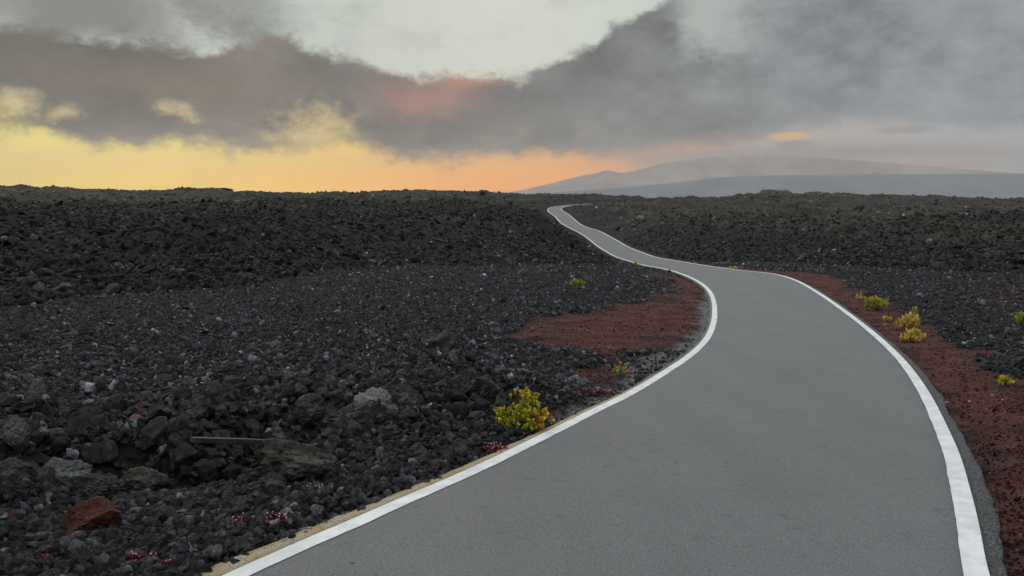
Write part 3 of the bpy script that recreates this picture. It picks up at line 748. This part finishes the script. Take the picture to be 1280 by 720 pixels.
def red_patch(u, v, wpx, hpx, label, n_=60, buds=14):
    x, y = on_base(u, v); z = tz(x, y); dist = math.sqrt(x * x + y * y + base_h(y) ** 2); W_ = wpx / FPX * dist; D_ = hpx / FPX * dist * 1.6
    root = empty('crimson_plant', (x, y, z + 0.005)); tag(root, label, 'plant')
    tips = []; bp = []
    for i in range(n_):
        tx = random.gauss(0, W_ * .27); ty = random.gauss(0, D_ * .3); h_ = random.uniform(.02, .05)
        gz = tz(x + tx, y + ty) - z
        tips.append((Vector((tx, ty, gz + h_)), Vector((random.gauss(0, .3), random.gauss(0, .3), 1)), random.random()))
        if i < buds: bp.append(Vector((tx, ty, gz + h_ + .018)))
    link('foliage', leaf_mesh('foliage', tips, .018, .010, 7, None, spread=1.3), root, M_REDLEAF)
    V, F_ = ico(1); VV = np.concatenate([V * random.uniform(.0025, .0045) + np.array(p) for p in bp]); FF = np.concatenate([F_ + i * len(V) for i in range(len(bp))])
    link('bud', mesh_np('bud', VV, FF, 3), root, M_BERRY, smooth=True)
red_patch(616, 562, 30, 12, 'crimson creeping plant with white buds right beside the white line, below the bush', 70, 20)
red_patch(300, 662, 22, 9, 'crimson plant with white buds in the near rubble, left of a matching one', 46, 10)
red_patch(350, 656, 34, 14, 'crimson plant with white buds in the near rubble, nearer the sandy edging', 60, 14)
red_patch(396, 620, 26, 9, 'dull crimson plant at the foot of the long brown boulder', 34, 8)
red_patch(748, 493, 44, 10, 'wide patch of pinkish red plants at the near end of the red cinder', 110, 40)
red_patch(762, 440, 30, 8, 'pinkish low plant with many white buds on the red cinder patch', 50, 30)
red_patch(180, 712, 70, 12, 'dark crimson debris-like plants at the bottom edge of the rubble', 90, 10)

# ------------------------------------------------------------------ plank in the hollow
import bmesh
def bar(name, L, w_, t_, mat, parent=None):
    bm = bmesh.new(); bmesh.ops.create_cube(bm, size=1.0)
    for v in bm.verts: v.co = Vector((v.co.x * L, v.co.y * w_, v.co.z * t_))
    bmesh.ops.subdivide_edges(bm, edges=[e for e in bm.edges if abs((e.verts[0].co - e.verts[1].co).x) > L * .5], cuts=14)
    for v in bm.verts:
        v.co.z += 0.012 * math.sin(v.co.x * 3.1 + 1) ; v.co.y += 0.006 * math.sin(v.co.x * 7)
    bmesh.ops.bevel(bm, geom=[e for e in bm.edges], offset=t_ * .10, segments=1, affect='EDGES')
    me = bpy.data.meshes.new(name); bm.to_mesh(me); bm.free(); return link(name, me, parent, mat)
p0 = at_dist(240, 549, 5.05); p1 = at_dist(362, 557, 5.75)
pl = bar('plank', (p1 - p0).length, 0.05, 0.035, M_WOOD)
pl.location = (p0 + p1) / 2; pl.rotation_euler = (p1 - p0).to_track_quat('X', 'Z').to_euler()
tag(pl, 'thin dark weathered plank sticking out over the hollow in the rubble', 'plank')

# ------------------------------------------------------------------ far mountains
def mountain(name, prof, D, depth, seed, rough, mt=None):
    mt = mt or M_MOUNT
    """ridge line given by photo column/row at distance D, sloping down towards the viewer and away"""
    us = np.linspace(prof[0][0], prof[-1][0], 420); vs_ = np.interp(us, [p[0] for p in prof], [p[1] for p in prof])
    azs = np.array([px_az(u) for u in us]); el = (HZ - vs_) / FPX
    nt_ = 41; ts = np.linspace(-1, 1, nt_); V = np.zeros((nt_, len(us), 3))
    for i, t in enumerate(ts):
        Dd = D + t * depth
        top = CAMZ + el * D
        f = (1 - abs(t)) ** 1.2
        xx = np.tan(azs) * Dd; yy = np.full_like(xx, Dd)
        nz = fbm(xx / (D * .035), yy / (D * .035), seed, 5)
        V[i, :, 0] = xx; V[i, :, 1] = yy; V[i, :, 2] = -260 + (top + 260) * f + nz * rough * (0.25 + (1 - f) * f * 4)
    idx = (np.arange(nt_ - 1)[:, None] * len(us) + np.arange(len(us) - 1)[None]).ravel()
    F_ = np.stack([idx, idx + 1, idx + len(us) + 1, idx + len(us)], 1)
    o = link(name, mesh_np(name, V.reshape(-1, 3), F_, 4), mat=mt, smooth=True); tag(o, kind='structure'); return o
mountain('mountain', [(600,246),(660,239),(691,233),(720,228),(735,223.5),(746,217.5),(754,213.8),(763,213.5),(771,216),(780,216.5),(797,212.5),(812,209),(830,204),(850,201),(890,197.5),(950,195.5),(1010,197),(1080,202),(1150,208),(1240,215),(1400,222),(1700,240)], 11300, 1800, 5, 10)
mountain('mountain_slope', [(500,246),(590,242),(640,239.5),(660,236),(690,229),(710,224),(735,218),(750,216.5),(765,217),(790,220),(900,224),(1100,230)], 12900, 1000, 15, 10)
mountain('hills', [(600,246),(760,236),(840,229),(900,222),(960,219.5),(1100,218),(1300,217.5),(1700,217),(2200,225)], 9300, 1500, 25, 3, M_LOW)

# ------------------------------------------------------------------ haze
USE_HAZE = True
if USE_HAZE:
    bm = bmesh.new(); bmesh.ops.create_cube(bm, size=1.0)
    lo = Vector((-14500, -14500, -275)); hi = Vector((14500, 14100, 620))
    for v in bm.verts: v.co = Vector((lo.x if v.co.x < 0 else hi.x, lo.y if v.co.y < 0 else hi.y, lo.z if v.co.z < 0 else hi.z))
    me = bpy.data.meshes.new('haze'); bm.to_mesh(me); bm.free()
    hz = link('haze', me)
    mh = bpy.data.materials.new('haze_air'); mh.use_nodes = True; t = mh.node_tree; t.nodes.clear()
    out = t.nodes.new('ShaderNodeOutputMaterial'); pv = t.nodes.new('ShaderNodeVolumePrincipled')
    pv.inputs['Color'].default_value = (0.97, 0.95, 0.93, 1); pv.inputs['Density'].default_value = 0.00006; pv.inputs['Anisotropy'].default_value = 0.25
    t.links.new(pv.outputs[0], out.inputs['Volume']); me.materials.append(mh); tag(hz, kind='stuff')

# ------------------------------------------------------------------ sky
world = bpy.data.worlds.new('World'); scene.world = world; world.use_nodes = True
wt = world.node_tree; wt.nodes.clear(); nt = NT(wt)
tc = nt.new('ShaderNodeTexCoord'); D = tc.outputs['Generated']
sp = nt.new('ShaderNodeSeparateXYZ'); nt.l.new(D, sp.inputs[0])
dx, dy, dz = [E(nt, sp.outputs[i]) for i in range(3)]
az = nt.m('ARCTAN2', dx, dy) * 57.2958
el = nt.m('ARCSINE', dz) * 57.2958
def dirpx(u, v):
    d = Vector(ray(u, v)).normalized(); return math.degrees(math.atan2(d.x, d.y)), math.degrees(math.asin(d.z))
# soft billowing warp of the direction, so that cloud borders fray
def fb(scale, detail, rough, off=(0, 0, 0), stretch=(1, 1, 1.6)):
    mpn = nt.new('ShaderNodeMapping'); nt.l.new(D, mpn.inputs[0]); mpn.inputs['Location'].default_value = off; mpn.inputs['Scale'].default_value = stretch
    return nt.noise(mpn.outputs[0], scale, detail, rough) - 0.5
n_big = fb(5, 6, 0.55); n_mid = fb(12, 9, 0.66, (3, 1, 2)); n_fin = fb(38, 8, 0.72, (1, 7, 4)); n_w = fb(9, 5, 0.55, (8, 2, 5))
azw = az + n_w * 5.0; 
def curve(pts_px, x=None, lo=-8.0, hi=24.0):
    x = azw if x is None else x
    fc = nt.new('ShaderNodeFloatCurve'); c = fc.mapping.curves[0]
    P_ = sorted([dirpx(*p) for p in pts_px]); P_ = [((a + 60) / 120, (e_ - lo) / (hi - lo)) for a, e_ in P_]
    while len(c.points) < len(P_): c.points.new(0.5, 0.5)
    for q, (a, e_) in zip(c.points, P_): q.location = (a, min(1, max(0, e_)))
    fc.mapping.update(); nt.put(fc.inputs['Value'], nt.m('ADD', x * (1 / 120), 0.5, clamp=True))
    return E(nt, fc.outputs[0]) * (hi - lo) + lo
def blob(u, v, wu, wv, warp=1.0):
    a0, e0 = dirpx(u, v); sa = wu / 17.5; se = wv / 17.5
    qa = (az + n_w * 3.0 * warp - a0) * (1 / sa); qe = (el + n_mid * 2.0 * warp - e0) * (1 / se)
    return nt.m('EXPONENT', (qa * qa + qe * qe) * -1.0)
# clear sky behind the clouds: yellow low on the left, orange in the middle, pale above, lavender right
haz = nt.m('MULTIPLY_ADD', az, 1 / 66.0, 0.5, clamp=True)
def ramp(x, stops):
    cr = nt.new('ShaderNodeValToRGB'); nt.put(cr.inputs[0], x); el_ = cr.color_ramp.elements
    el_[0].position = stops[0][0]; el_[0].color = (*srgb(*stops[0][1]), 1); el_[1].position = stops[-1][0]; el_[1].color = (*srgb(*stops[-1][1]), 1)
    for p_, c_ in stops[1:-1]:
        e_ = el_.new(p_); e_.color = (*srgb(*c_), 1)
    return E(nt, cr.outputs[0])
low = ramp(haz, [(0, (222, 208, 140)), (0.14, (232, 208, 122)), (0.30, (238, 194, 104)), (0.46, (240, 160, 80)), (0.60, (236, 152, 76)), (0.68, (190, 155, 140)), (0.80, (166, 162, 168)), (1, (158, 164, 172))])
mid = ramp(haz, [(0, (226, 216, 160)), (0.2, (235, 220, 150)), (0.45, (238, 190, 110)), (0.6, (228, 165, 110)), (0.7, (185, 165, 155)), (1, (165, 168, 172))])
high = ramp(haz, [(0, (182, 186, 178)), (0.25, (194, 200, 191)), (0.48, (212, 213, 200)), (0.62, (206, 211, 199)), (0.8, (160, 168, 170)), (1, (150, 158, 164))])
glow = nt.ss(0.74, 0.56, haz); low = nt.mix(glow, low, nt.mix(1.0, low, (1.50, 1.18, 0.0), 'MULTIPLY')); mid = nt.mix(glow, mid, nt.mix(1.0, mid, (1.28, 1.12, 0.45), 'MULTIPLY'))
clear = nt.mix(nt.ss(0.2, 4.2, el), low, mid); clear = nt.mix(nt.ss(4.0, 8.5, el), clear, high)
sky = nt.new('ShaderNodeTexSky', sky_type='NISHITA'); sky.sun_disc = False; sky.sun_elevation = math.radians(3); sky.sun_rotation = math.radians(-24); sky.altitude = 3000
clear = nt.mix(1.0, clear, nt.mix(1.0, sky.outputs[0], (0.012, 0.012, 0.012), 'MULTIPLY'), 'ADD')
# cloud band
lowc = curve([(-300,150),(0,165),(30,168),(60,172),(100,184),(150,180),(190,184),(240,176),(290,182),(340,184),(395,176),(430,176),(470,191),(505,203),(560,203),(620,198),(700,195),(770,194),(850,190),(920,180),(960,172),(1010,162),(1080,156),(1160,158),(1280,158),(1500,150)])
upc = curve([(-300,20),(0,32),(40,36),(90,44),(140,42),(190,54),(240,62),(300,62),(350,52),(400,64),(460,78),(500,92),(540,97),(575,88),(610,94),(650,100),(680,92),(705,72),(735,52),(770,26),(800,12),(850,-10),(900,-40),(1280,-80),(1500,-80)])
e_lo = nt.ss(-0.75, 0.95, el - lowc + n_mid * 4.0 + n_fin * 2.0)
e_up = nt.ss(-0.35, 0.6, upc - el + n_mid * 3.2 + n_fin * 1.6)
band = e_lo * e_up
gapb = nt.m('MAXIMUM', nt.m('MAXIMUM', blob(12, 132, 42, 28), blob(398, 156, 52, 30)), nt.m('MAXIMUM', blob(72, 142, 40, 16) * 0.75, blob(214, 136, 30, 14) * 0.7))
gap = 0.95 * nt.ss(0.12, 1.25, gapb + n_mid * 2.4 + n_fin * 1.2 + n_big * 0.8 - 0.12) * nt.ss(0.08, 0.3, gapb)
gap2 = nt.ss(0.15, 1.1, blob(895, 22, 60, 50, 2.0) + n_mid * 1.2 + n_big) * 0.75
cl_col = ramp(haz, [(0, (108, 104, 98)), (0.22, (112, 107, 101)), (0.42, (108, 106, 104)), (0.55, (113, 114, 114)), (0.68, (128, 133, 134)), (0.85, (144, 151, 157)), (1, (150, 158, 164))])
shade = nt.m('MULTIPLY_ADD', n_big * 1.3 + n_mid * 1.6 + n_fin * 0.45, 1.0, 0.98)
lowlight = 0.93 - nt.ss(3.5, 0.4, el - lowc) * 0.10 + nt.ss(2.0, 0.3, upc - el) * 0.06
cc = nt.new('ShaderNodeCombineColor')
for i in range(3): nt.put(cc.inputs[i], shade * lowlight)
cl = nt.mix(1.0, cl_col, cc.outputs[0], 'MULTIPLY')
warm = nt.ss(0.0, 0.5, n_mid + 0.12) * nt.ss(6.0, 3.0, el) * nt.ss(0.75, 0.3, haz) * 0.5
cl = nt.mix(nt.ss(0.5, 0.1, haz) * 0.35, cl, nt.mix(1.0, cl, (1.02, 0.92, 0.80), 'MULTIPLY'))
cl = nt.mix(warm, cl, srgb(182, 158, 124))
cl = nt.mix(nt.ss(0.0, 1.2, blob(530, 122, 62, 28, 2.4) + n_mid * 0.8) * 0.75, cl, srgb(180, 126, 112))
cl = nt.mix(nt.ss(.0, 1.0, blob(585, 94, 40, 15)) * 0.75, cl, srgb(205, 142, 116))
cl = nt.mix(blob(240, 105, 150, 20) * 0.25, cl, srgb(150, 118, 100))
# thin grey veil at the top left and wisps over the pale sky
veil = nt.ss(0.0, 1.0, nt.m('MAXIMUM', blob(100, 18, 130, 62, 2.5), blob(262, 8, 95, 44, 2.5) * 0.8) + n_mid * 1.3 + n_fin * 0.4) * 0.9
veil2 = nt.ss(0.02, 0.30, n_big + n_mid * 0.5) * nt.ss(6.5, 10, el) * 0.45
c = nt.mix(veil2, clear, srgb(160, 165, 162)); c = nt.mix(veil, c, srgb(120, 122, 119))
bmask = band * (1 - gap) * (1 - gap2)
gapc = nt.mix(nt.ss(0.62, 0.8, haz), srgb(232, 214, 150), srgb(192, 198, 192))
c = nt.mix(band * gap, c, gapc)
c = nt.mix(bmask, c, cl)
# pink rim and the low lavender bank on the right with its bright streak and dark shreds
c = nt.mix(blob(850, 190, 70, 9, .6) * 0.75, c, srgb(205, 150, 130))
c = nt.mix(nt.ss(.0, .8, blob(1040, 201, 230, 17, .6) + n_mid * .4) * 0.92, c, srgb(140, 136, 141))
c = nt.mix(nt.ss(.35, .8, blob(988, 170, 30, 6, .35)) * 0.9, c, srgb(232, 182, 122))
c = nt.mix(nt.ss(.35, .9, blob(1000, 180, 34, 7, .8)) * 0.65, c, srgb(140, 132, 136))
c = nt.mix(nt.ss(.35, .9, blob(1132, 164, 42, 6, .9)) * 0.55, c, srgb(138, 138, 142))
c = nt.mix(blob(1160, 200, 90, 8, .5) * 0.5, c, srgb(190, 168, 165))
# overhead and behind: unseen overcast, brightened toward the zenith to top-light the rocks
over = nt.mix(nt.ss(0.35, 0.65, nt.noise(D, 2.2, 6, 0.55)), (0.8, 0.84, 0.88), (1.1, 1.13, 1.15))
ovk = 0.38 + nt.ss(30, 72, el) * 1.5
co_ = nt.new('ShaderNodeCombineColor')
for i in range(3): nt.put(co_.inputs[i], ovk)
over = nt.mix(1.0, over, co_.outputs[0], 'MULTIPLY')
c = nt.mix(nt.ss(13.5, 30, el), c, over)
back = nt.ss(50, 85, nt.m('ABSOLUTE', az, 0))
c = nt.mix(back * nt.ss(14, 4, el), c, (0.30, 0.33, 0.37))
bg = nt.new('ShaderNodeBackground'); nt.put(bg.inputs[0], c); bg.inputs[1].default_value = 1.0
wo = nt.new('ShaderNodeOutputWorld'); nt.l.new(bg.outputs[0], wo.inputs[0])

sl = bpy.data.lights.new('sun', 'SUN'); sl.energy = 0.55; sl.angle = math.radians(20); sl.color = (1.0, 0.82, 0.6)
so = bpy.data.objects.new('sun', sl); COL.objects.link(so)
dsun = Vector((math.sin(math.radians(-24)), math.cos(math.radians(-24)), math.tan(math.radians(9)))).normalized()
so.rotation_euler = dsun.to_track_quat('Z', 'Y').to_euler()

# ------------------------------------------------------------------ camera and output
cd = bpy.data.cameras.new('camera'); cam = bpy.data.objects.new('camera', cd); COL.objects.link(cam)
cam.location = (0, 0, CAMZ); cam.rotation_euler = (math.pi / 2 - PITCH, 0, 0)
cd.sensor_width = 36; cd.lens = 36 * FPX / 1280; cd.clip_start = 0.05; cd.clip_end = 120000
scene.camera = cam
scene.view_settings.view_transform = 'Standard'; scene.view_settings.look = 'None'; scene.view_settings.exposure = 0; scene.view_settings.gamma = 1
scene.cycles.volume_bounces = 0; scene.cycles.max_bounces = 4; scene.cycles.diffuse_bounces = 2; scene.cycles.glossy_bounces = 1
scene.cycles.use_denoising = True
